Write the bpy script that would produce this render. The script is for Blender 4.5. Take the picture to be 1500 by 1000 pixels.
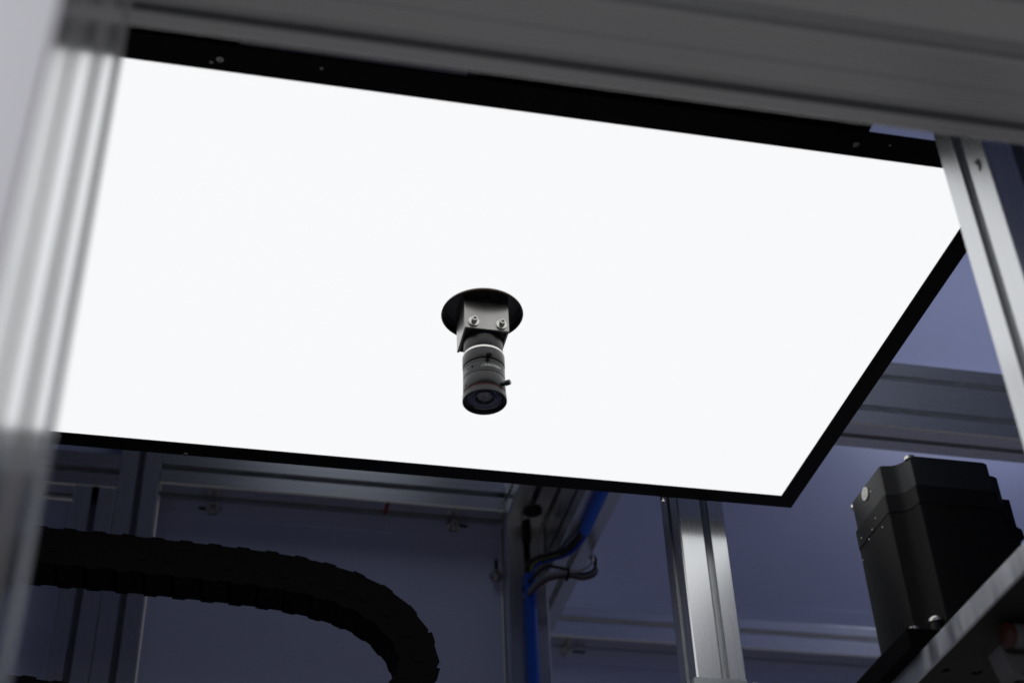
import bpy, bmesh, math, random
from mathutils import Vector, Matrix

random.seed(7)
S = bpy.context.scene
COL = S.collection
for o in list(bpy.data.objects):
    bpy.data.objects.remove(o)

# ------------------------------------------------------------------ camera
cam_data = bpy.data.cameras.new('camera')
cam_data.sensor_width = 36.0
cam_data.lens = 52.98
cam_data.clip_start = 0.02
cam_data.clip_end = 50.0
cam_data.dof.use_dof = True
cam_data.dof.focus_distance = 1.35
cam_data.dof.aperture_fstop = 6.0
cam = bpy.data.objects.new('camera', cam_data)
COL.objects.link(cam)
cam.matrix_world = Matrix(((0.976618, -0.102633, -0.188901, 0), (-0.212172, -0.601741, -0.769994, 0),
                           (-0.034643, 0.79207, -0.609447, 0), (0, 0, 0, 1)))
S.camera = cam

# ------------------------------------------------------------------ light and exposure
S.view_settings.view_transform = 'Standard'
S.view_settings.look = 'None'
S.view_settings.exposure = 0.0
S.view_settings.gamma = 1.0
W = bpy.data.worlds.new('World')
S.world = W
W.use_nodes = True
bg = W.node_tree.nodes['Background']
bg.inputs['Color'].default_value = (1.0, 0.96, 0.98, 1)      # the dim factory hall round the machine
bg.inputs['Strength'].default_value = 0.095


def area_lamp(name, loc, target, size, power, color, spread=180):
    d = bpy.data.lights.new(name, 'AREA')
    d.shape = 'DISK'
    d.size = size
    d.energy = power
    d.color = color
    d.spread = math.radians(spread)
    o = bpy.data.objects.new(name, d)
    COL.objects.link(o)
    o.location = loc
    o.rotation_euler = (Vector(target) - Vector(loc)).to_track_quat('-Z', 'Y').to_euler()
    return o


area_lamp('hall_lamp_left', (-0.60, -0.60, 0.35), (-0.16, 0.29, 0.30), 0.30, 0.85, (0.94, 0.94, 1.0), 60)
area_lamp('cabinet_lamp_front', (0.80, 0.62, 1.80), (1.03, 1.36, 1.08), 0.30, 0.85, (0.76, 0.81, 1.0), 66)
area_lamp('cabinet_fill_left', (0.24, 1.32, 1.80), (0.22, 1.66, 0.95), 0.35, 0.30, (0.80, 0.86, 1.0), 110)  # unseen fill light, added to lift the dim left compartment
area_lamp('cabinet_lamp_back', (1.40, 1.80, 1.78), (1.0, 1.97, 0.95), 0.14, 1.1, (0.80, 0.84, 1.0), 160)

# ------------------------------------------------------------------ materials


def mat(name, base, rough=0.5, metal=0.0, vary=0.06, scale=30.0, stretch=(1, 1, 1), bump=0.0, bump_scale=200.0,
        spec=0.5, rough_var=0.0, coat=0.0, emit=None, emit_s=0.0, speck=0.0):
    m = bpy.data.materials.new(name)
    m.use_nodes = True
    nt = m.node_tree
    b = nt.nodes['Principled BSDF']
    b.inputs['Metallic'].default_value = metal
    b.inputs['Roughness'].default_value = rough
    b.inputs['Specular IOR Level'].default_value = spec
    b.inputs['Coat Weight'].default_value = coat
    tc = nt.nodes.new('ShaderNodeTexCoord')
    mp = nt.nodes.new('ShaderNodeMapping')
    mp.inputs['Scale'].default_value = stretch
    nt.links.new(tc.outputs['Object'], mp.inputs['Vector'])
    nz = nt.nodes.new('ShaderNodeTexNoise')
    nz.inputs['Scale'].default_value = scale
    nz.inputs['Detail'].default_value = 5
    nt.links.new(mp.outputs['Vector'], nz.inputs['Vector'])
    rmp = nt.nodes.new('ShaderNodeMapRange')
    rmp.inputs['To Min'].default_value = 1 - vary
    rmp.inputs['To Max'].default_value = 1 + vary
    rmp.inputs['From Min'].default_value = 0.3
    rmp.inputs['From Max'].default_value = 0.7
    nt.links.new(nz.outputs['Fac'], rmp.inputs['Value'])
    mul = nt.nodes.new('ShaderNodeVectorMath')
    mul.operation = 'SCALE'
    mul.inputs[0].default_value = base[:3]
    nt.links.new(rmp.outputs['Result'], mul.inputs['Scale'])
    col_out = mul.outputs['Vector']
    if speck > 0:                                            # small dust specks and scuffs
        n2 = nt.nodes.new('ShaderNodeTexNoise')
        n2.inputs['Scale'].default_value = 170
        n2.inputs['Detail'].default_value = 2
        nt.links.new(tc.outputs['Object'], n2.inputs['Vector'])
        r2 = nt.nodes.new('ShaderNodeMapRange')
        r2.inputs['From Min'].default_value = 0.70
        r2.inputs['From Max'].default_value = 0.76
        r2.inputs['To Min'].default_value = 0.0
        r2.inputs['To Max'].default_value = speck
        nt.links.new(n2.outputs['Fac'], r2.inputs['Value'])
        mx = nt.nodes.new('ShaderNodeMixRGB')
        mx.inputs['Color2'].default_value = (0.03, 0.03, 0.035, 1)
        nt.links.new(r2.outputs['Result'], mx.inputs['Fac'])
        nt.links.new(col_out, mx.inputs['Color1'])
        col_out = mx.outputs['Color']
    nt.links.new(col_out, b.inputs['Base Color'])
    if rough_var > 0:
        r3 = nt.nodes.new('ShaderNodeMapRange')
        r3.inputs['From Min'].default_value = 0.3
        r3.inputs['From Max'].default_value = 0.7
        r3.inputs['To Min'].default_value = max(0.02, rough - rough_var)
        r3.inputs['To Max'].default_value = rough + rough_var
        nt.links.new(nz.outputs['Fac'], r3.inputs['Value'])
        nt.links.new(r3.outputs['Result'], b.inputs['Roughness'])
    if bump > 0:
        n3 = nt.nodes.new('ShaderNodeTexNoise')
        n3.inputs['Scale'].default_value = bump_scale
        n3.inputs['Detail'].default_value = 3
        nt.links.new(mp.outputs['Vector'], n3.inputs['Vector'])
        bp = nt.nodes.new('ShaderNodeBump')
        bp.inputs['Strength'].default_value = bump
        bp.inputs['Distance'].default_value = 0.0006
        nt.links.new(n3.outputs['Fac'], bp.inputs['Height'])
        nt.links.new(bp.outputs['Normal'], b.inputs['Normal'])
    if emit:
        b.inputs['Emission Color'].default_value = (*emit, 1)
        b.inputs['Emission Strength'].default_value = emit_s
    return m


ALU = (0.74, 0.755, 0.77)


def aluminium(name, axis, stretch, rough=0.27, aniso=0.8, matt=0.22, gain=1.0):
    """extruded anodised aluminium: a tight lobe drawn out across the extrusion lines plus a broad matt one"""
    m = mat(name, [c * gain for c in ALU], rough, 1.0, 0.015, 14, stretch, 0.006, 60, rough_var=0.01)
    nt = m.node_tree
    b = nt.nodes['Principled BSDF']
    b.inputs['Anisotropic'].default_value = aniso
    tg = nt.nodes.new('ShaderNodeTangent')
    tg.direction_type = 'RADIAL'
    tg.axis = axis
    nt.links.new(tg.outputs['Tangent'], b.inputs['Tangent'])
    b2 = nt.nodes.new('ShaderNodeBsdfPrincipled')
    b2.inputs['Metallic'].default_value = 1.0
    b2.inputs['Roughness'].default_value = 0.48
    nt.links.new(b.inputs['Base Color'].links[0].from_socket, b2.inputs['Base Color'])
    mx = nt.nodes.new('ShaderNodeMixShader')
    mx.inputs['Fac'].default_value = matt
    nt.links.new(b.outputs['BSDF'], mx.inputs[1])
    nt.links.new(b2.outputs['BSDF'], mx.inputs[2])
    nt.links.new(mx.outputs['Shader'], nt.nodes['Material Output'].inputs['Surface'])
    return m


alu_near = aluminium('smooth_aluminium_upright', 'Z', (30, 30, 0.4), 0.17, 0.55, 0.12, 1.05)
alu_z = aluminium('anodised_aluminium_upright', 'Z', (30, 30, 0.4))
alu_x = aluminium('anodised_aluminium_crosswise', 'X', (0.4, 30, 30))
alu_y = aluminium('anodised_aluminium_lengthwise', 'Y', (30, 0.4, 30))
alu_edge = mat('milled_aluminium_edge', (0.66, 0.68, 0.71), 0.42, 1.0, 0.12, 12, (1, 6, 1), 0.25, 90, rough_var=0.10)
steel = mat('stainless_steel', (0.62, 0.61, 0.58), 0.24, 1.0, 0.05, 60)
brushed = mat('brushed_steel_plate', (0.36, 0.35, 0.335), 0.30, 1.0, 0.10, 40, (1, 1, 0.05), 0.15, 200)
paint = mat('shade_tinted_cabinet_paint', (0.48, 0.515, 0.72), 0.42, 0.0, 0.05, 5, bump=0.05, bump_scale=260, speck=0.5)  # the blue tint of the shaded walls is put into this base colour
grey_paint = mat('dull_grey_paint', (0.16, 0.16, 0.18), 0.6, 0.0, 0.04, 4)
paint_pale = mat('white_cabinet_paint', (0.72, 0.72, 0.75), 0.5, 0.0, 0.04, 4)
black_frame = mat('black_anodised_frame', (0.004, 0.0045, 0.006), 0.42, 0.0, 0.15, 30, bump=0.05, spec=0.10)
black_plate = mat('black_oxide_plate', (0.010, 0.010, 0.012), 0.55, 0.0, 0.15, 30, bump=0.05, spec=0.25)
cup_mat = mat('dull_dark_cup', (0.13, 0.13, 0.16), 0.5, 0.0, 0.2, 40)
cover_mat = mat('charcoal_motor_cover', (0.011, 0.012, 0.0135), 0.36, 0.0, 0.12, 40, bump=0.06, bump_scale=420, spec=0.35)
black_barrel = mat('black_lens_barrel', (0.017, 0.018, 0.020), 0.30, 0.0, 0.10, 60, bump=0.04, bump_scale=500)
black_motor = mat('black_motor_paint', (0.003, 0.0033, 0.004), 0.42, 0.0, 0.18, 40, bump=0.12, bump_scale=420, spec=0.18)
black_lam = mat('black_motor_laminations', (0.003, 0.0032, 0.0036), 0.48, 0.0, 0.15, 30, (1, 1, 14), 0.35, 60, spec=0.15)
black_nylon = mat('black_nylon', (0.0018, 0.0018, 0.0025), 0.65, 0.0, 0.15, 30, bump=0.08, spec=0.05)
black_rubber = mat('black_rubber', (0.012, 0.012, 0.013), 0.6, 0.0, 0.1, 30, spec=0.3)
recess = mat('dark_recess', (0.02, 0.02, 0.022), 0.7, 0.0, 0.1, 30)
silver_ring = mat('bright_machined_ring', (0.85, 0.83, 0.78), 0.30, 1.0, 0.03, 40)
bronze_rim = mat('dark_rim', (0.10, 0.085, 0.07), 0.35, 1.0, 0.1, 50)
red_paint = mat('red_ring_paint', (0.22, 0.02, 0.02), 0.4, 0.0, 0.1, 50)
white_ink = mat('white_ink', (0.90, 0.90, 0.88), 0.5, 0.0, 0.03, 50)
black_ink = mat('black_ink', (0.01, 0.01, 0.012), 0.5, 0.0, 0.1, 50)
lens_inner = mat('ribbed_lens_interior', (0.16, 0.17, 0.26), 0.16, 0.9, 0.1, 20)  # bluish colour stands in for reflections in the front glass
glass = mat('coated_lens_glass', (0.86, 0.86, 0.95), 0.02, 0.0, 0.01, 20, spec=1.0)
glass.node_tree.nodes['Principled BSDF'].inputs['Transmission Weight'].default_value = 1.0
glass.node_tree.nodes['Principled BSDF'].inputs['IOR'].default_value = 1.12
glass_in = mat('inner_lens_glass', (0.26, 0.26, 0.29), 0.20, 1.0, 0.45, 320)  # grey metal tone, also standing in for reflections in the lens
blue_pvc = mat('blue_sleeve', (0.010, 0.10, 0.62), 0.42, 0.0, 0.08, 60)
wire_blue = mat('blue_wire', (0.015, 0.05, 0.45), 0.4)
wire_green = mat('yellow_green_wire', (0.20, 0.26, 0.04), 0.4, 0.0, 0.1, 60)
wire_black = mat('black_wire', (0.012, 0.012, 0.014), 0.4)
wire_white = mat('pale_wire', (0.36, 0.36, 0.42), 0.4)
wire_grey = mat('grey_wire', (0.16, 0.16, 0.20), 0.4)
wire_red = mat('dark_red_wire', (0.05, 0.01, 0.015), 0.4)
orange = mat('orange_plastic', (0.032, 0.008, 0.005), 0.4, 0.0, 0.1, 60)
grey_cast = mat('grey_cast_block', (0.09, 0.09, 0.095), 0.45, 0.3, 0.12, 40)
sticker_mat = mat('mottled_white_sticker', (0.82, 0.82, 0.76), 0.5, 0.0, 0.25, 420)
clear_plastic = mat('milky_plastic', (0.55, 0.58, 0.60), 0.3, 0.0, 0.05, 40)
clear_plastic.node_tree.nodes['Principled BSDF'].inputs['Transmission Weight'].default_value = 0.45
glow = mat('lit_diffuser', (0.10, 0.10, 0.10), 0.6, 0.0, 0.02, 30, emit=(0.975, 0.985, 1.0), emit_s=0.955, spec=0.0)

# ------------------------------------------------------------------ helpers


def tag(o, label=None, cat=None, group=None, kind=None):
    if label: o['label'] = label
    if cat: o['category'] = cat
    if group: o['group'] = group
    if kind: o['kind'] = kind
    return o


def thing(name, loc, label, cat, group=None):
    o = bpy.data.objects.new(name, None)
    o.empty_display_size = 0.03
    COL.objects.link(o)
    o.location = loc
    return tag(o, label, cat, group)


def world_loc(o):
    v = Vector((0, 0, 0))
    while o:
        v += o.location
        o = o.parent
    return v


def obj(name, bm, m, parent=None, loc=None, smooth=None):
    """Link bm (built in world coordinates) as one mesh object under parent (or with its own origin at loc)."""
    org = world_loc(parent) if parent else Vector(loc or (0, 0, 0))
    if org.length > 0:
        bmesh.ops.translate(bm, verts=bm.verts, vec=-org)
    bmesh.ops.recalc_face_normals(bm, faces=bm.faces)
    me = bpy.data.meshes.new(name)
    bm.to_mesh(me)
    bm.free()
    me.materials.append(m)
    if smooth is not None:
        for p_ in me.polygons:
            p_.use_smooth = True
        me.set_sharp_from_angle(angle=math.radians(smooth))
    o = bpy.data.objects.new(name, me)
    COL.objects.link(o)
    if parent: o.parent = parent
    else: o.location = org
    return o


def copy_of(src, parent, loc=None, rot=None):
    o = src.copy()
    COL.objects.link(o)
    o.parent = parent
    if loc is not None: o.location = Vector(loc) - (world_loc(parent) if parent else Vector((0, 0, 0)))
    if rot is not None: o.rotation_euler = rot
    for ch in src.children:
        c = ch.copy()
        COL.objects.link(c)
        c.parent = o
    return o


def box(bm, x0, x1, y0, y1, z0, z1, bevel=0.0):
    r = bmesh.ops.create_cube(bm, size=1.0)
    for v in r['verts']:
        v.co = Vector((x0 + (v.co.x + .5) * (x1 - x0), y0 + (v.co.y + .5) * (y1 - y0), z0 + (v.co.z + .5) * (z1 - z0)))
    if bevel > 0:
        es = list({e for v in r['verts'] for e in v.link_edges})
        bmesh.ops.bevel(bm, geom=es, offset=bevel, segments=2, affect='EDGES', profile=0.5)
    return bm


def bxo(name, m, parent, x0, x1, y0, y1, z0, z1, bevel=0.0, loc=None, smooth=None):
    return obj(name, box(bmesh.new(), x0, x1, y0, y1, z0, z1, bevel), m, parent, loc, smooth)


def extrude_poly(pts, axis, a, b, bm=None):
    """pts in the plane across axis: 'z' -> (x,y), 'x' -> (y,z), 'y' -> (x,z)."""
    bm = bm or bmesh.new()
    def P(u, v, t):
        return {'z': (u, v, t), 'x': (t, u, v), 'y': (u, t, v)}[axis]
    lo = [bm.verts.new(P(u, v, a)) for u, v in pts]
    hi = [bm.verts.new(P(u, v, b)) for u, v in pts]
    n = len(pts)
    for i in range(n):
        bm.faces.new((lo[i], lo[(i + 1) % n], hi[(i + 1) % n], hi[i]))
    caps = [bm.faces.new(lo), bm.faces.new(hi)]
    bmesh.ops.triangulate(bm, faces=caps)
    return bm


def profile(u0, u1, v0, v1, su, sv, o=0.0085, ch=0.0015, dp=0.0185):
    """T-slot section; su = slot centres along u (both v sides), sv = slot centres along v (both u sides)."""
    pts = []
    lip, iw = 0.0040, 0.018
    def slot(s):
        return [(s - o / 2, 0), (s - o / 2, lip), (s - iw / 2, lip), (s - iw / 2, lip + 0.003), (s - o / 2, dp - 0.0015), (s, dp + 0.0015),
                (s + o / 2, dp - 0.0015), (s + iw / 2, lip + 0.003), (s + iw / 2, lip), (s + o / 2, lip), (s + o / 2, 0)]
    def side(L, slots, f):
        pts.append(f(ch, 0))
        for s in sorted(slots):
            for a, d in slot(s): pts.append(f(a, d))
        pts.append(f(L - ch, 0))
    Lu, Lv = u1 - u0, v1 - v0
    side(Lu, [s - u0 for s in su], lambda a, d: (u0 + a, v0 + d))
    side(Lv, [s - v0 for s in sv], lambda a, d: (u1 - d, v0 + a))
    side(Lu, [u1 - s for s in su], lambda a, d: (u1 - a, v1 - d))
    side(Lv, [v1 - s for s in sv], lambda a, d: (u0 + d, v1 - a))
    return pts


def lathe(bm, c, prof, n=48, axis=Vector((0, 0, 1))):
    """prof: list of (r, t) along axis from c, closed where r = 0."""
    c = Vector(c)
    q = Vector((0, 0, 1)).rotation_difference(axis.normalized())
    rings = []
    for r, t in prof:
        if r < 1e-7:
            rings.append([bm.verts.new(c + q @ Vector((0, 0, t)))])
        else:
            rings.append([bm.verts.new(c + q @ Vector((r * math.cos(2 * math.pi * i / n), r * math.sin(2 * math.pi * i / n), t))) for i in range(n)])
    for A, B in zip(rings, rings[1:]):
        for i in range(n):
            j = (i + 1) % n
            if len(A) == 1 and len(B) == 1: continue
            if len(A) == 1: bm.faces.new((A[0], B[j], B[i]))
            elif len(B) == 1: bm.faces.new((A[i], A[j], B[0]))
            else: bm.faces.new((A[i], A[j], B[j], B[i]))
    return bm


def spline(pts, n=10):
    P = [Vector(p) for p in pts]
    P = [2 * P[0] - P[1]] + P + [2 * P[-1] - P[-2]]
    out = []
    for i in range(1, len(P) - 2):
        a, b, c, d = P[i - 1:i + 3]
        for k in range(n):
            t = k / n
            out.append(0.5 * ((2 * b) + (c - a) * t + (2 * a - 5 * b + 4 * c - d) * t * t + (3 * b - a - 3 * c + d) * t ** 3))
    out.append(P[-2])
    return out


def tube(bm, pts, r, seg=12, n=10):
    P = spline(pts, n)
    up = Vector((0.31, 0.2, 0.93)).normalized()
    rings = []
    for i, p_ in enumerate(P):
        t = (P[min(i + 1, len(P) - 1)] - P[max(i - 1, 0)]).normalized()
        up = (up - t * up.dot(t)).normalized()
        s = t.cross(up)
        rings.append([bm.verts.new(p_ + r * (math.cos(2 * math.pi * k / seg) * up + math.sin(2 * math.pi * k / seg) * s)) for k in range(seg)])
    for A, B in zip(rings, rings[1:]):
        for k in range(seg):
            bm.faces.new((A[k], A[(k + 1) % seg], B[(k + 1) % seg], B[k]))
    bm.faces.new(rings[0]); bm.faces.new(rings[-1])
    return bm


def holed_sheet(outer, holes, y0, y1):
    """Sheet in the XZ plane with through holes, from y0 to y1."""
    bm = bmesh.new()
    edges = []
    for loop in [outer] + holes:
        vs = [bm.verts.new((x, y0, z)) for x, z in loop]
        edges += [bm.edges.new((vs[i], vs[(i + 1) % len(vs)])) for i in range(len(vs))]
    bmesh.ops.triangle_fill(bm, use_beauty=True, edges=edges)
    r = bmesh.ops.extrude_face_region(bm, geom=list(bm.faces))
    bmesh.ops.translate(bm, verts=[v for v in r['geom'] if isinstance(v, bmesh.types.BMVert)], vec=(0, y1 - y0, 0))
    return bm


def slot_loop(x, z, L, w, vertical=False, n=6):
    pts = []
    for i in range(n + 1):
        a = -math.pi / 2 + math.pi * i / n
        pts.append((L / 2 - w / 2 + w / 2 * math.cos(a), w / 2 * math.sin(a)))
    for i in range(n + 1):
        a = math.pi / 2 + math.pi * i / n
        pts.append((-L / 2 + w / 2 + w / 2 * math.cos(a), w / 2 * math.sin(a)))
    return [(x + (b if vertical else a), z + (a if vertical else b)) for a, b in pts]


def screw_proto(name, r, h, mhead, mwash=None, wash_r=0.0):
    """Socket head screw, head along +Z from the origin; kept as the source of copies."""
    bm = bmesh.new()
    lathe(bm, (0, 0, 0), [(0, 0), (r, 0), (r, h * 0.85), (r * 0.88, h), (r * 0.58, h)], 20)
    lathe(bm, (0, 0, 0), [(r * 0.58, h), (r * 0.55, h * 0.35), (0, h * 0.3)], 6)
    s = obj(name, bm, mhead, None, None, 40)
    if mwash:
        w = obj('washer', lathe(bmesh.new(), (0, 0, 0), [(0, -0.0012), (wash_r, -0.0012), (wash_r, 0), (r * 0.9, 0.0002), (0, 0.0002)], 24), mwash, s, None, 40)
        w.location = (0, 0, 0)
    return s


FRONT = (math.pi / 2, 0, 0)                                  # head points to -Y
DOWN = (math.pi, 0, 0)                                       # head points to -Z

# ------------------------------------------------------------------ the cabinet behind: sheets
def sheet(name, outer, holes, y0, y1, label, m=None, loc=None):
    o = thing(name, loc, label, 'cabinet panel')
    obj('sheet', holed_sheet(outer, holes, y0, y1), m or paint, o)
    return o


def rect(x0, x1, z0, z1):
    return [(x0, z0), (x1, z0), (x1, z1), (x0, z1)]


wall_screw = screw_proto('screw', 0.0052, 0.009, steel, steel, 0.0085)
wall_screw.location = (0, 0, -50)

mid = sheet('cabinet_panel', rect(-0.0555, 0.3875, 0.30, 1.0292),
            [slot_loop(0.0085, 1.0185, 0.030, 0.0065), slot_loop(0.3300, 1.0240, 0.030, 0.0065), slot_loop(0.3815, 0.962, 0.034, 0.0045, True)],
            1.695, 1.698, 'dark shaded cabinet panel behind the black cable chain, screwed on at its top edge', loc=(0.166, 1.695, 0.30))
bxo('hem', paint, mid, -0.0545, 0.3865, 1.6936, 1.6948, 1.0, 1.0288, 0.0004)
for c in mid.children:
    if c.name.startswith('hem'):
        bpy.data.objects.remove(c)
obj('hem', holed_sheet(rect(-0.0545, 0.3868, 1.0045, 1.0286),
                       [slot_loop(0.0085, 1.0185, 0.030, 0.0065), slot_loop(0.3300, 1.0240, 0.030, 0.0065)], 1.6932, 1.6948), paint, mid)
bxo('backing', recess, mid, -0.05, 0.387, 1.6995, 1.703, 0.93, 1.0285)
copy_of(wall_screw, mid, (0.0125, 1.6915, 1.0165), FRONT)
copy_of(wall_screw, mid, (0.3245, 1.6915, 1.0200), FRONT)
copy_of(wall_screw, mid, (0.3805, 1.6935, 0.9525), FRONT)

midup = sheet('cabinet_panel', rect(-0.0555, 0.3875, 1.081, 1.32), [], 1.690, 1.693,
              'narrow strip of cabinet panel above the beam, just under the black panel frame', loc=(0.166, 1.69, 1.081))

leftp = sheet('cabinet_panel', rect(-0.62, -0.1595, 0.30, 1.0145), [], 1.695, 1.698,
              'small dark blue cabinet panel at far left, left of the double post', loc=(-0.39, 1.695, 0.30))
leftup = sheet('cabinet_panel', rect(-0.62, -0.108, 1.0685, 1.32), [], 1.69, 1.693,
               'thin strip of cabinet panel above the short dark beam at far left', loc=(-0.39, 1.69, 1.0685))

back = sheet('cabinet_panel', rect(0.43, 1.75, 0.35, 1.86), [slot_loop(0.5635, 0.9985, 0.030, 0.0050)], 1.985, 1.988,
             'large lavender back panel behind the motor and the bright back post', loc=(1.09, 1.985, 0.35))
bxo('backing', recess, back, 0.5, 0.7, 1.9895, 1.993, 0.97, 1.02)
obj('hem', holed_sheet(rect(0.435, 1.745, 0.9775, 1.0045), [slot_loop(0.5635, 0.9985, 0.030, 0.0050)], 1.9832, 1.9848), paint, back)
bxo('fold', paint, back, 0.435, 1.745, 1.9832, 1.9848, 1.056, 1.100, 0.0005)
copy_of(wall_screw, back, (0.5490, 1.9815, 0.9960), FRONT)

right = sheet('cabinet_panel', rect(0.52, 1.60, 1.101, 1.84), [], 1.362, 1.365,
              'pale lavender upper panel with small dark specks, above the two-slot beam at right', loc=(1.06, 1.362, 1.101))

# roof and side walls of the cabinet
ceil = bxo('ceiling', grey_paint, None, -0.66, 1.80, 0.30, 2.02, 1.86, 1.864, 0, (0.57, 1.16, 1.86))
tag(ceil, kind='structure')
pw = bxo('light_baffle', paint, None, 0.460, 0.463, 0.524, 1.60, 1.085, 1.858, 0, (0.46, 0.96, 1.085))  # added baffle out of view, keeps the front lamp off the middle panel
tag(pw, kind='structure')
fw = bxo('front_wall', paint, None, -0.66, 1.80, 0.520, 0.523, 0.684, 1.858, 0, (0.57, 0.52, 0.684))
tag(fw, kind='structure')
for nm, x in (('left', -0.64), ('right', 1.765)):
    w_ = bxo('side_wall', paint, None, x, x + 0.003, 0.55, 2.0, 0.2, 1.858, 0, (x, 1.27, 0.2))
    tag(w_, kind='structure')

# ------------------------------------------------------------------ aluminium profiles
def bar(name, pts, axis, a, b, m, label, cat, loc):
    o = obj(name, extrude_poly(pts, axis, a, b), m, None, loc)
    return tag(o, label, cat)


# posts
bp = bar('aluminium_post', profile(0.4770, 0.5275, 1.262, 1.312, [0.5060], [1.287]), 'z', -0.10, 1.10, alu_z,
         'bright aluminium post behind the far edge of the light panel, dark at its top', 'post', (0.5022, 1.287, -0.10))
cp = bar('aluminium_post', profile(0.3885, 0.4400, 1.66, 1.71, [0.4150], [1.685]), 'z', -0.10, 1.0180, alu_z,
         'dim corner post with the blue sleeve in its slot', 'post', (0.414, 1.685, -0.10))
dp = bar('aluminium_post', profile(-0.1070, -0.0570, 1.66, 1.71, [-0.0815], [1.685]), 'z', -0.10, 1.32, alu_z,
         'tall dark post at left behind the cable chain, right one of the pair', 'post', (-0.082, 1.685, -0.10))
ep = bar('aluminium_post', profile(-0.1580, -0.1075, 1.66, 1.71, [-0.1325], [1.685]), 'z', -0.10, 1.0160, alu_z,
         'short dark left post behind the cable chain, its top ending under a beam', 'post', (-0.133, 1.685, -0.10))
rp = thing('aluminium_post', (0.50, 0.6425, -0.10), 'bright aluminium post at right with a black ink mark near its top', 'post')
obj('extrusion', extrude_poly(profile(0.475, 0.525, 0.6175, 0.6675, [0.500], [0.6435], 0.0095), 'z', -0.10, 1.05), alu_z, rp)
# the ink mark: a comma on the face that looks to the light
km = [(0.6306, 0.6905, 0.0008), (0.6294, 0.6900, 0.0021), (0.6280, 0.6878, 0.0022), (0.6271, 0.6850, 0.0018), (0.6272, 0.6824, 0.0014), (0.6284, 0.6798, 0.0006)]
poly = [(y - w, z) for y, z, w in km] + [(y + w, z) for y, z, w in reversed(km)]
obj('ink_mark', extrude_poly(poly, 'x', 0.4747, 0.4749), black_ink, rp)

# near left post, wide section with shallow grooves on the face that looks to the panel
X0 = -0.052
def deep(y0, y1, d=0.009):
    return [(X0, y0), (X0 - 0.003, y0 + 0.0005), (X0 - d, (y0 + y1) / 2), (X0 - 0.003, y1 - 0.0005), (X0, y1)]
face = [(X0, 0.2925)] + deep(0.3150, 0.3295) + deep(0.3660, 0.3850) + [(X0, 0.4220), (X0 - 0.0025, 0.4260), (X0 - 0.0025, 0.4390), (X0, 0.4430), (X0, 0.4480)]
pts = [(X0 - 0.042, 0.2925)] + face + [(X0 - 0.042, 0.4480)]
lp = bar('aluminium_post', pts, 'z', -0.10, 1.10, alu_near,
         'blurred wide grooved aluminium post at the left edge, close to the viewer', 'post', (-0.073, 0.366, -0.10))

# beams
def bar_y(pts_yz, a, b, m, label, name, loc):
    return bar(name, pts_yz, 'x', a, b, m, label, 'beam', loc)


zb = 0.58
tb = thing('aluminium_beam', (0.5, 0.486, zb), 'blurred grey foreground beam across the top of the picture', 'beam')
sec = [(0.4580, zb), (0.4770, zb), (0.4775, zb + 0.0010), (0.4785, zb + 0.0010), (0.4790, zb), (0.4925, zb), (0.4930, zb + 0.0012), (0.4942, zb + 0.0012), (0.4947, zb),
       (0.4962, zb), (0.4962, zb + 0.004), (0.4920, zb + 0.004), (0.4962, zb + 0.013), (0.5026, zb + 0.013), (0.5068, zb + 0.004), (0.5026, zb + 0.004), (0.5026, zb),
       (0.5122, zb), (0.5134, zb + 0.0012), (0.5134, zb + 0.10), (0.4580, zb + 0.10), (0.4580, zb + 0.062), (0.4635, zb + 0.060), (0.4635, zb + 0.052), (0.4580, zb + 0.050),
       (0.4580, zb + 0.0195), (0.4590, zb + 0.0190), (0.4690, zb + 0.0215), (0.4690, zb + 0.0055), (0.4590, zb + 0.0030), (0.4580, zb + 0.0025)]
obj('extrusion', extrude_poly(sec, 'x', -0.088, 1.10), alu_x, tb)
tb.rotation_euler = (0, 0, -0.0058)

mb = thing('aluminium_beam', (0.166, 1.685, 1.030), 'dim single-slot beam above the cable chain, ending at the corner post', 'beam')
obj('extrusion', extrude_poly(profile(1.66, 1.71, 1.030, 1.080, [1.685], [1.0545]), 'x', -0.0565, 0.3880), alu_x, mb)
bxo('red_tag', red_paint, mb, 0.2310, 0.2355, 1.662, 1.690, 1.0285, 1.0298)
lb = bar_y(profile(1.66, 1.71, 1.0165, 1.0675, [1.685], [1.0405]), -0.62, -0.1075, alu_x,
           'short dark beam at far left resting on the short post', 'aluminium_beam', (-0.36, 1.685, 1.0165))
kb = bar_y(profile(1.95, 2.0, 1.005, 1.055, [1.9675], [1.0345]), 0.45, 1.74, alu_x,
           'lavender lit single-slot beam low on the back panel, behind the bright back post', 'aluminium_beam', (1.1, 1.975, 1.005))
# keep the low back beam in front of the sheet only
bpy.data.objects.remove(kb)
kb = bar_y(profile(1.95, 1.982, 1.005, 1.055, [], [1.0345], 0.0085, dp=0.0120), 0.45, 1.74, alu_x,
           'lavender lit single-slot beam low on the back panel, behind the bright back post', 'aluminium_beam', (1.1, 1.966, 1.005))
ub = bar_y(profile(1.35, 1.40, 1.0, 1.10, [1.375], [1.025, 1.0745]), 0.52, 1.60, alu_x,
           'two-slot beam at right between the panel frame and the motor', 'aluminium_beam', (1.05, 1.375, 1.0))
ab = bar('aluminium_beam', profile(0.3885, 0.4390, 1.0182, 1.0685, [0.4140], [1.0434]), 'y', 1.26, 1.7100, alu_y,
         'dim lengthwise beam resting on the corner post, running towards the viewer', 'beam', (0.414, 1.48, 1.0182))
bb = bar('aluminium_beam', profile(0.4405, 0.4855, 0.943, 1.043, [0.4630], [0.968, 1.018]), 'y', 1.26, 1.949, alu_y,
         'lengthwise beam right of the corner post with the blue sleeve under it', 'beam', (0.463, 1.6, 0.943))
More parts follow.
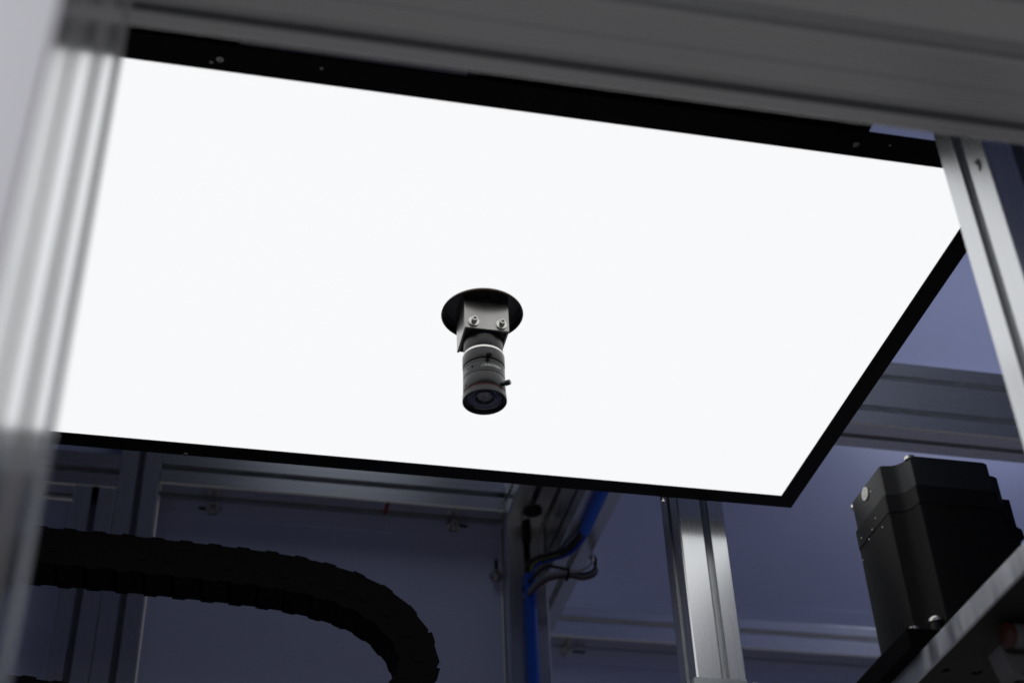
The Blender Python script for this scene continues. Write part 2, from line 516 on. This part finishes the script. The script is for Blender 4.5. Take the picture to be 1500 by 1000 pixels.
# black end plug where the corner post meets its beam
gk = thing('corner_plug', (0.4140, 1.66, 1.028), 'black round plug where the corner post slot meets the lengthwise beam', 'plug')
obj('cap', lathe(bmesh.new(), (0.4185, 1.633, 1.0185), [(0, -0.004), (0.0115, -0.004), (0.0125, -0.002), (0.0125, 0), (0, 0)], 28), black_rubber, gk, None, 40)
obj('stem', lathe(bmesh.new(), (0.4150, 1.6575, 0.985), [(0, 0), (0.0055, 0), (0.0055, 0.031), (0, 0.031)], 16), black_rubber, gk, None, 40)

# ------------------------------------------------------------------ the light panel
H = 0.8
CX, CY = 0.2150, 0.9785
lpn = thing('light_panel', (0.16, 0.98, H), 'glowing white light panel in a thin black frame overhead', 'light panel')
bm = bmesh.new()
edges = []
outer = [(-0.255, 0.7400), (0.5755, 0.7400), (0.5755, 1.2195), (-0.255, 1.2195)]
hole = [(CX + 0.0340 * math.cos(2 * math.pi * i / 64), CY + 0.0340 * math.sin(2 * math.pi * i / 64)) for i in range(64)]
for loop in (outer, hole):
    vs = [bm.verts.new((x, y, H + 0.0012)) for x, y in loop]
    edges += [bm.edges.new((vs[i], vs[(i + 1) % len(vs)])) for i in range(len(vs))]
bmesh.ops.triangle_fill(bm, use_beauty=True, edges=edges)
r = bmesh.ops.extrude_face_region(bm, geom=list(bm.faces))
bmesh.ops.translate(bm, verts=[v for v in r['geom'] if isinstance(v, bmesh.types.BMVert)], vec=(0, 0, 0.004))
obj('diffuser', bm, glow, lpn)
bxo('frame_bar', black_frame, lpn, -0.275, 0.5915, 0.7175, 0.7422, H, H + 0.003, 0.0005)
bxo('frame_bar', black_frame, lpn, -0.275, 0.5915, 1.2172, 1.2370, H, H + 0.003, 0.0005)
bxo('frame_bar', black_frame, lpn, 0.5735, 0.5915, 0.7424, 1.2170, H, H + 0.003, 0.0005)
bxo('frame_bar', black_frame, lpn, -0.275, -0.253, 0.7424, 1.2170, H, H + 0.003, 0.0005)
hb = bmesh.new()
edges = []
for loop in ([(-0.26, 0.735), (0.580, 0.735), (0.580, 1.225), (-0.26, 1.225)], hole):
    vs = [hb.verts.new((x, y, H + 0.0145)) for x, y in loop]
    edges += [hb.edges.new((vs[i], vs[(i + 1) % len(vs)])) for i in range(len(vs))]
bmesh.ops.triangle_fill(hb, use_beauty=True, edges=edges)
obj('back_plate', hb, black_plate, lpn)
for x0, x1, y0, y1 in ((-0.265, 0.583, 0.7315, 0.7345), (-0.265, 0.583, 1.2250, 1.2280), (0.580, 0.583, 0.7347, 1.2248), (-0.265, -0.262, 0.7347, 1.2248)):
    bxo('housing_wall', black_plate, lpn, x0, x1, y0, y1, H + 0.0032, H + 0.0143)
# the round cup in the middle through which the camera hangs
obj('hole_rim', lathe(bmesh.new(), (CX, CY, H), [(0.0345, 0.0010), (0.0350, -0.0006), (0.0344, -0.0012), (0.0334, -0.0010), (0.0332, 0.0012), (0.0332, 0.0055)], 64), bronze_rim, lpn, None, 40)
obj('hole_cup', lathe(bmesh.new(), (CX, CY, H), [(0.0331, 0.0052), (0.0331, 0.0125), (0, 0.0125)], 64), cup_mat, lpn, None, 40)
fs = screw_proto('screw', 0.0024, 0.0020, steel)
fs.location = (0, 0, -51)
for x, y in ((-0.0205, 0.7300), (0.4517, 0.7285)):
    copy_of(fs, lpn, (x, y, H), DOWN)
fs2 = screw_proto('screw', 0.0024, 0.0075, steel)
fs2.location = (0, 0, -51)
copy_of(fs, lpn, (-0.0215, 1.2325, H), DOWN)
for x, y in ((0.4525, 1.2350),):
    copy_of(fs2, lpn, (x, y, H), DOWN)
fs3 = screw_proto('screw', 0.0011, 0.0008, steel)
fs3.location = (0, 0, -51)
for x, y in ((0.0495, 0.7265), (-0.0262, 0.7345), (0.478, 0.7255)):
    copy_of(fs3, lpn, (x, y, H), DOWN)

# black driver trays sitting on the panel's near edge, seen above the frame
for x0, x1, lab in ((0.165, 0.4740, 'black tray above the panel near edge, ending left of the right post'),
                    (-0.30, -0.0088, 'black tray above the near left corner of the light panel')):
    t = thing('driver_tray', ((x0 + x1) / 2, 0.8, 0.83), lab, 'tray')
    bxo('tray', black_plate, t, x0, x1, 0.665, 1.05, 0.83, 0.875, 0.001)
    bxo('lid', black_plate, t, x0 + 0.004, x1 - 0.004, 0.669, 1.046, 0.8752, 0.879)

# ------------------------------------------------------------------ the hanging camera
TW = Vector((-CX, -CY, 0)).normalized()                      # from the lens axis towards the viewer
RT = Vector((-TW.y, TW.x, 0))                                # to the viewer's right
mc = thing('inspection_camera', (CX, CY, 0.7087), 'black machine camera with lens hanging from the middle of the light panel', 'camera')
A = (CX, CY, 0)
# channel bracket
bk = bmesh.new()
box(bk, 0.1957, 0.2333, 0.9590, 0.9612, 0.7690, 0.8122, 0.0004)
obj('bracket_front', bk, brushed, mc)
bxo('bracket_side', brushed, mc, 0.1957, 0.1978, 0.9614, 0.9945, 0.7690, 0.8122, 0.0004)
bxo('bracket_side', brushed, mc, 0.2312, 0.2333, 0.9614, 0.9945, 0.7690, 0.8122, 0.0004)
bxo('camera_housing', black_barrel, mc, 0.1980, 0.2310, 0.9616, 0.9943, 0.7697, 0.8121, 0.0006)
cs = screw_proto('screw', 0.0026, 0.0042, steel, steel, 0.0046)
cs.location = (0, 0, -52)
for x, z in ((0.2033, 0.7755), (0.2268, 0.7752)):
    copy_of(cs, mc, (x, 0.9576, z), FRONT)
cs2 = screw_proto('screw', 0.0026, 0.0020, black_barrel, black_barrel, 0.0040)
cs2.location = (0, 0, -52)
copy_of(cs2, mc, (0.2148, 0.9578, 0.8005), FRONT)


def ring(name, prof, m, sm=35):
    return obj(name, lathe(bmesh.new(), A, prof, 72), m, mc, None, sm)


ring('camera_body', [(0, 0.8123), (0.0160, 0.8123), (0.0160, 0.7700), (0.0164, 0.7695), (0.0164, 0.7562), (0.0160, 0.7556), (0, 0.7556)], black_barrel)
ring('mount_ring', [(0, 0.7556), (0.0166, 0.7555), (0.0171, 0.7550), (0.0171, 0.7533), (0, 0.7532)], silver_ring)
ring('iris_ring', [(0, 0.7531), (0.0174, 0.7530), (0.0176, 0.7526), (0.0176, 0.7424), (0.0173, 0.7419), (0, 0.7418)], black_barrel)
ring('lens_barrel', [(0, 0.7418), (0.0166, 0.7417), (0.0166, 0.7408), (0.0173, 0.7406), (0.0173, 0.7392), (0.0170, 0.7390), (0.0170, 0.7386), (0.0174, 0.7384),
                     (0.0174, 0.7293), (0.0171, 0.7290), (0.0171, 0.7287), (0, 0.7287)], black_barrel)
ring('focus_ring', [(0, 0.7286), (0.0173, 0.7285), (0.0175, 0.7281), (0.0176, 0.7165), (0.0172, 0.7159), (0, 0.7158)], black_barrel)
ring('red_ring', [(0, 0.7157), (0.0172, 0.7157), (0.0172, 0.7152), (0, 0.7152)], red_paint)
ring('front_ring', [(0, 0.7149), (0.0170, 0.7149), (0.0170, 0.7142), (0.0181, 0.7137), (0.0182, 0.7091), (0.0179, 0.7087), (0.0170, 0.7087), (0.0167, 0.7095),
                    (0.0164, 0.7110), (0.0156, 0.7111), (0.0153, 0.7128), (0.0146, 0.7129), (0.0145, 0.7140)], black_barrel, 25)
ring('inner_barrel', [(0, 0.71485), (0.0145, 0.71485), (0.0145, 0.7141), (0.0120, 0.7143), (0.0115, 0.7137), (0.0098, 0.7138), (0.0094, 0.7132), (0.0080, 0.7134), (0.0075, 0.7146), (0, 0.7147)], lens_inner, 30)
ring('inner_element', [(0.0072, 0.7142), (0.0062, 0.7133), (0.0045, 0.7126), (0.0022, 0.7122), (0, 0.7121)], glass_in, 60)
gp = [(0.0146, 0.7140)] + [(0.0146 * math.cos(a), 0.7140 - 0.0044 * math.sin(a)) for a in [math.radians(d) for d in range(8, 90, 7)]] + [(0, 0.7096)]
ring('front_glass', gp, glass, 60)
ring('glass_bezel', [(0.0145, 0.7136), (0.0149, 0.7124), (0.0152, 0.7122), (0.0154, 0.7125)], glass_in, 60)


def thumb(ang, z, stem_r, stem_l, head_r, head_l, r0=0.0172):
    d = (TW * math.cos(ang) + RT * math.sin(ang)).normalized()
    c = Vector(A) + Vector((0, 0, z)) + d * r0
    o = obj('thumb_screw', lathe(bmesh.new(), c, [(0, -0.001), (stem_r, -0.001), (stem_r, stem_l), (head_r, stem_l + 0.0004), (head_r * 1.06, stem_l + head_l * .5),
                                              (head_r, stem_l + head_l), (head_r * .8, stem_l + head_l + .0004), (0, stem_l + head_l + .0004)], 20, d), black_barrel, mc, None, 40)
    return o


thumb(math.radians(13), 0.7425, 0.0014, 0.0034, 0.0026, 0.0036, 0.0165)
thumb(math.radians(62), 0.7205, 0.0018, 0.0022, 0.0022, 0.0042)
for ang, z in ((-32, 0.7345), (-58, 0.7195)):
    d = (TW * math.cos(math.radians(ang)) + RT * math.sin(math.radians(ang)))
    c = Vector(A) + Vector((0, 0, z)) + d * 0.0173
    obj('set_screw', lathe(bmesh.new(), c, [(0, 0.0004), (0.0009, 0.0004), (0.0010, 0.0002), (0.0010, -0.001), (0, -0.001)], 14, d), black_nylon, mc, None, 40)


def wrapped_text(body, size, ang0, z0, r, spacing=1.0):
    cu = bpy.data.curves.new('lettering', 'FONT')
    cu.body = body
    cu.size = size
    cu.align_x = 'CENTER'
    cu.align_y = 'CENTER'
    cu.space_character = spacing
    cu.offset = 0.00005
    cu.shear = 0.15
    t = bpy.data.objects.new('lettering', cu)
    COL.objects.link(t)
    me = bpy.data.meshes.new_from_object(t.evaluated_get(bpy.context.evaluated_depsgraph_get()))
    bpy.data.objects.remove(t)
    bm = bmesh.new()
    bm.from_mesh(me)
    for v in bm.verts:
        ang = ang0 - v.co.x / r                              # lettering is upside down: the lens hangs head down
        d = TW * math.cos(ang) + RT * math.sin(ang)
        v.co = Vector(A) + d * (r + 0.00012) + Vector((0, 0, z0 - v.co.y))
    return obj('lettering', bm, white_ink, mc)


wrapped_text('HIKROBOT', 0.0034, math.radians(24), 0.7344, 0.0174, 1.05)
wrapped_text('mm', 0.0026, math.radians(-57), 0.7330, 0.0174)

# ------------------------------------------------------------------ cable chain
ch = thing('cable_chain', (-0.05, 1.3225, 0.56), 'black plastic cable drag chain bending down in front of the dim cabinet panel', 'cable chain')
path = spline([(-0.40, 0, 0.738), (-0.25, 0, 0.733), (-0.1485, 0, 0.7285), (-0.0468, 0, 0.7255), (0.0708, 0, 0.7195), (0.132, 0, 0.709), (0.170, 0, 0.694), (0.1965, 0, 0.672),
               (0.2125, 0, 0.644), (0.2105, 0, 0.614), (0.190, 0, 0.586), (0.155, 0, 0.570), (0.10, 0, 0.563), (0.0, 0, 0.563), (-0.10, 0, 0.5715), (-0.15, 0, 0.577), (-0.25, 0, 0.587), (-0.40, 0, 0.60)], 24)
acc = [0.0]
for a, b in zip(path, path[1:]): acc.append(acc[-1] + (b - a).length)


def at_len(s):
    for i in range(len(acc) - 1):
        if acc[i + 1] >= s:
            t = (s - acc[i]) / (acc[i + 1] - acc[i])
            return path[i].lerp(path[i + 1], t), (path[i + 1] - path[i]).normalized()
    return path[-1], (path[-1] - path[-2]).normalized()


pitch = 0.0272
lk = bmesh.new()
def plate(bm, y0, y1, h0, h1, l):
    prof_ = [(-l / 2, -h1 / 2), (-l * .08, -h1 / 2), (0, -h0 / 2), (l / 2 + .004, -h0 / 2), (l / 2 + .008, -h0 / 2 + .004), (l / 2 + .008, h0 / 2 - .004), (l / 2 + .004, h0 / 2), (0, h0 / 2), (-l * .08, h1 / 2), (-l / 2, h1 / 2)]
    return extrude_poly(prof_, 'y', y0, y1, bm)
plate(lk, -0.0225, -0.0175, 0.0368, 0.0400, pitch)
plate(lk, 0.0175, 0.0225, 0.0368, 0.0400, pitch)
box(lk, -pitch * .46, pitch * .40, -0.0176, 0.0176, 0.0150, 0.0188, 0.0006)
box(lk, -pitch * .46, pitch * .40, -0.0176, 0.0176, -0.0188, -0.0150, 0.0006)
lathe(lk, (pitch * .28, -0.0224, 0), [(0.0065, 0), (0.0065, 0.0008), (0, 0.0008)], 16, Vector((0, -1, 0)))
first = obj('link', lk, black_nylon)
first.parent = ch
n_l = int((acc[-1] - pitch) / pitch)
for i in range(n_l):
    p0, d0 = at_len(pitch * (i + 0.5))
    o = first if i == 0 else first.copy()
    if i: COL.objects.link(o)
    o.parent = ch
    o.location = Vector((p0.x, 1.3225, p0.z)) - ch.location
    o.rotation_euler = (0, -math.atan2(d0.z, d0.x), 0)

# ------------------------------------------------------------------ blue cable and the wire loop
pc = thing('power_cable', (0.42, 1.63, 0.93), 'blue sleeved cable with bare wires between its two sleeves at the corner post', 'cable')
obj('sleeve', tube(bmesh.new(), [(0.4555, 1.30, 0.9352), (0.4560, 1.40, 0.9352), (0.4568, 1.47, 0.9352), (0.4580, 1.536, 0.9350)], 0.0070, 16), blue_pvc, pc, None, 50)
obj('sleeve', tube(bmesh.new(), [(0.4150, 1.6515, 0.9335), (0.4150, 1.6525, 0.88), (0.4145, 1.6525, 0.80), (0.4142, 1.6525, 0.66), (0.4140, 1.6525, 0.5)], 0.0074, 16), blue_pvc, pc, None, 50)
def wire(par, m, pts, r, off=(0, 0, 0)):
    return obj('wire', tube(bmesh.new(), [Vector(p_) + Vector(off) for p_ in pts], r, 10), m, par, None, 50)
WP = [(0.4578, 1.525, 0.9352), (0.4560, 1.560, 0.9345), (0.4480, 1.592, 0.936), (0.4340, 1.615, 0.9405), (0.4220, 1.632, 0.9440), (0.4155, 1.645, 0.9410), (0.4150, 1.6515, 0.925)]
wire(pc, wire_black, WP, 0.0030, (-0.0030, 0.0005, 0.0030))
wire(pc, wire_black, WP, 0.0026, (-0.0015, 0.003, -0.0002))
wire(pc, wire_green, WP, 0.0016, (0.0002, -0.002, -0.0008))
wire(pc, wire_blue, WP, 0.0022, (0.0026, 0.000, -0.0030))
wb = thing('wire_bundle', (0.45, 1.60, 0.90), 'loop of pale, grey and dark red wires with a black tie beside corner post', 'wires')
BP = [(0.405, 1.68, 0.905), (0.4215, 1.615, 0.9065), (0.4490, 1.600, 0.9085), (0.4680, 1.598, 0.9060), (0.4840, 1.600, 0.9140), (0.4900, 1.605, 0.9290), (0.4880, 1.615, 0.945), (0.4875, 1.625, 0.96)]
wire(wb, wire_white, [(0.405, 1.68, 0.908), (0.4215, 1.612, 0.9095), (0.4490, 1.597, 0.9112), (0.4650, 1.595, 0.9125), (0.4780, 1.598, 0.9215), (0.4850, 1.603, 0.934), (0.4880, 1.615, 0.950)], 0.0019)
wire(wb, wire_grey, BP, 0.0030, (0, 0, -0.0005))
wire(wb, wire_grey, BP, 0.0022, (0, 0.004, 0.0025))
wire(wb, wire_black, BP, 0.0024, (0.001, 0.001, 0.0045))
wire(wb, wire_red, BP, 0.0016, (0.0008, -0.002, -0.0042))
wire(wb, wire_black, [(0.405, 1.67, 0.918), (0.423, 1.612, 0.922), (0.440, 1.598, 0.9165), (0.452, 1.597, 0.9125)], 0.0020)
obj('cable_tie', tube(bmesh.new(), [Vector((0.4505 + 0.0010 * math.sin(a), 1.6005 + 0.0062 * math.cos(a), 0.9095 + 0.0080 * math.sin(a))) for a in [2 * math.pi * k / 12 for k in range(13)]], 0.0013, 8, 3), black_nylon, wb, None, 50)

# ------------------------------------------------------------------ motor on its plate
a_, b_, c_, d_, nn = 0.5225, 0.6285, 0.9050, 1.0013, 0.0175
def body_section(i=0.0, n=nn, k=5):
    """square with a concave notch at each corner and small rounded shoulders"""
    x0, x1, y0, y1 = a_ + i, b_ - i, c_ + i, d_ - i
    r = 0.003
    out = []
    def corner(cx, cy, sx, sy, flip):
        loc = [(n + r, 0), (n + r * .3, r * .25), (n, r), (n * 0.93, n * .55), (n * .75, n * .80), (n * .55, n * .93), (r, n), (r * .25, n + r * .3), (0, n + r)]
        q = [(cx + sx * u, cy + sy * v) for u, v in loc]
        return q[::-1] if flip else q
    out += corner(x0, y0, 1, 1, True)
    out += corner(x1, y0, -1, 1, False)
    out += corner(x1, y1, -1, -1, True)
    out += corner(x0, y1, 1, -1, False)
    return out


mo = thing('stepper_motor', (0.5768, 0.954, 0.471), 'black square motor with notched corners and a round white sticker, standing on the metal plate', 'motor')
bm = extrude_poly(body_section(0.0004), 'z', 0.4895, 0.6010)
obj('stator', bm, black_lam, mo, None, 40)
obj('end_bell', extrude_poly(body_section(0.0), 'z', 0.6012, 0.6172), black_motor, mo, None, 40)
obj('rear_cover', extrude_poly(body_section(0.0014), 'z', 0.6180, 0.6440, extrude_poly(body_section(0.0024), 'z', 0.6439, 0.6455, extrude_poly(body_section(0.0030), 'z', 0.6171, 0.6182))), cover_mat, mo, None, 40)
bxo('flange', black_nylon, mo, 0.5030, 0.6450, 0.8990, 1.0200, 0.4712, 0.4893, 0.0015)
ms = screw_proto('screw', 0.0042, 0.003, steel)
ms.location = (0, 0, -53)
for x, y, z in ((0.5440, 0.9105, 0.6434), (a_ + .0062, d_ - .0165, 0.6420)):
    copy_of(ms, mo, (x, y, z), (0, 0, 0))
ms2 = screw_proto('screw', 0.0058, 0.0165, black_motor)
ms2.location = (0, 0, -53)
q_ = copy_of(ms2, mo, (0.5375, 0.9150, 0.4863), (0, 0, 0))
obj('cap', lathe(bmesh.new(), (0.5375, 0.9150, 0.5028), [(0, 0), (0.0060, 0), (0.0062, 0.0018), (0.0052, 0.0034), (0, 0.0036)], 20), steel, mo, None, 40)
copy_of(ms, mo, (0.5130, 0.9060, 0.4893), (0, 0, 0))
st = lathe(bmesh.new(), (a_ + 0.0012, 0.9550, 0.6375), [(0, 0.0008), (0.0056, 0.0008), (0.0056, 0)], 28, Vector((-1, 0, 0)))
obj('sticker', st, sticker_mat, mo, None, 40)
# connector block with ribs on the far right side
cb = bmesh.new()
box(cb, b_ + .0002, b_ + .008, 0.9300, 0.9850, 0.5000, 0.6280, 0.001)
obj('connector_block', cb, black_motor, mo)
for k in range(4):
    z1 = 0.6060 - 0.0165 * k
    rib = extrude_poly([(b_ + .0081, z1), (b_ + .0140 + .0010 * k, z1 - .003), (b_ + .0150 + .0012 * k, z1 - .011), (b_ + .0081, z1 - .0145)], 'y', 0.934, 0.980)
    obj('rib', rib, black_motor, mo)
# fine dust specks on the motor
for x, y, z in ((0.5222, 0.944, 0.608), (0.5222, 0.953, 0.603), (0.5222, 0.973, 0.6065), (0.5222, 0.936, 0.595), (0.5235, 0.945, 0.6335), (0.5222, 0.978, 0.589), (0.5222, 0.961, 0.5985)):
    obj('dust_speck', lathe(bmesh.new(), (x, y, z), [(0, 0.0008), (0.0007, 0.0002), (0, -.0002)], 8, Vector((-1, 0, 0))), sticker_mat, mo)

pl = thing('mounting_plate', (0.72, 0.87, 0.4547), 'thick metal plate with a bright scratched edge and black underside under the motor', 'plate')
holes = [(0.5249, 0.8950, 0.0030), (0.5486, 0.8950, 0.0038), (0.5836, 0.8960, 0.0038), (0.5600, 0.935, 0.0038)]
pb = bmesh.new()
edges = []
loops = [[(0.5135, 0.700), (0.95, 0.700), (0.95, 1.06), (0.5135, 1.06)]] + [[(hx + hr * math.cos(2 * math.pi * i / 16), hy + hr * math.sin(2 * math.pi * i / 16)) for i in range(16)] for hx, hy, hr in holes]
for loop in loops:
    vs = [pb.verts.new((x, y, 0.4547)) for x, y in loop]
    edges += [pb.edges.new((vs[i], vs[(i + 1) % len(vs)])) for i in range(len(vs))]
bmesh.ops.triangle_fill(pb, use_beauty=True, edges=edges)
r = bmesh.ops.extrude_face_region(pb, geom=list(pb.faces))
bmesh.ops.translate(pb, verts=[v for v in r['geom'] if isinstance(v, bmesh.types.BMVert)], vec=(0, 0, 0.016))
obj('plate', pb, black_plate, pl)
bxo('edge_strip', alu_edge, pl, 0.5110, 0.5134, 0.699, 1.061, 0.4545, 0.4709, 0.0006)
hs = screw_proto('screw', 0.0030, 0.0012, steel)
hs.location = (0, 0, -54)
for x, y in ((0.5486, 0.8950), (0.5836, 0.8960)):
    copy_of(hs, pl, (x + .0006, y, 0.4575), DOWN)

se = thing('sensor', (0.555, 0.825, 0.43), 'grey sensor block with an orange-capped barrel under the plate at the lower right edge', 'sensor')
obj('barrel', lathe(bmesh.new(), (0.5350, 0.8220, 0.4460), [(0, 0), (0.0085, 0), (0.0085, 0.05), (0, 0.05)], 24, Vector((1, 0, 0))), grey_cast, se, None, 40)
obj('orange_cap', lathe(bmesh.new(), (0.5300, 0.8220, 0.4460), [(0, 0), (0.0070, 0.0002), (0.0088, 0.0012), (0.0088, 0.0052), (0, 0.0052)], 24, Vector((1, 0, 0))), orange, se, None, 40)
obj('block', extrude_poly([(0.5320, 0.4440), (0.5370, 0.4240), (0.5420, 0.4225), (0.5460, 0.4265), (0.5540, 0.4285), (0.59, 0.4285), (0.59, 0.4440)], 'y', 0.832, 0.850), grey_cast, se)
bxo('bracket', paint_pale, se, 0.5450, 0.59, 0.7850, 0.7875, 0.425, 0.4540, 0.0005)

# small milky clip at the bottom of the back post
cl = thing('plastic_clip', (0.4975, 1.24, 0.59), 'small milky plastic clip on the bright back post at the bottom edge', 'clip')
bxo('clip_body', clear_plastic, cl, 0.4690, 0.5240, 1.2500, 1.2615, 0.565, 0.6125, 0.003, None, 50)
bxo('clip_arm', clear_plastic, cl, 0.5280, 0.5340, 1.2505, 1.2810, 0.57, 0.6105, 0.0015, None, 50)

# white side cover beyond the near left post
sc = thing('side_cover', (-0.27, 0.29, 0.05), 'blurred pale white cover sheet left of the near left post', 'cover')
bxo('sheet', paint_pale, sc, -0.50, -0.0525, 0.2885, 0.2915, 0.05, 1.00, 0.0005)

for n_ in (wall_screw, fs, fs2, fs3, cs, cs2, ms, ms2, hs):   # the screw sources have done their work
    for c_2 in list(n_.children):
        bpy.data.objects.remove(c_2)
    bpy.data.objects.remove(n_)
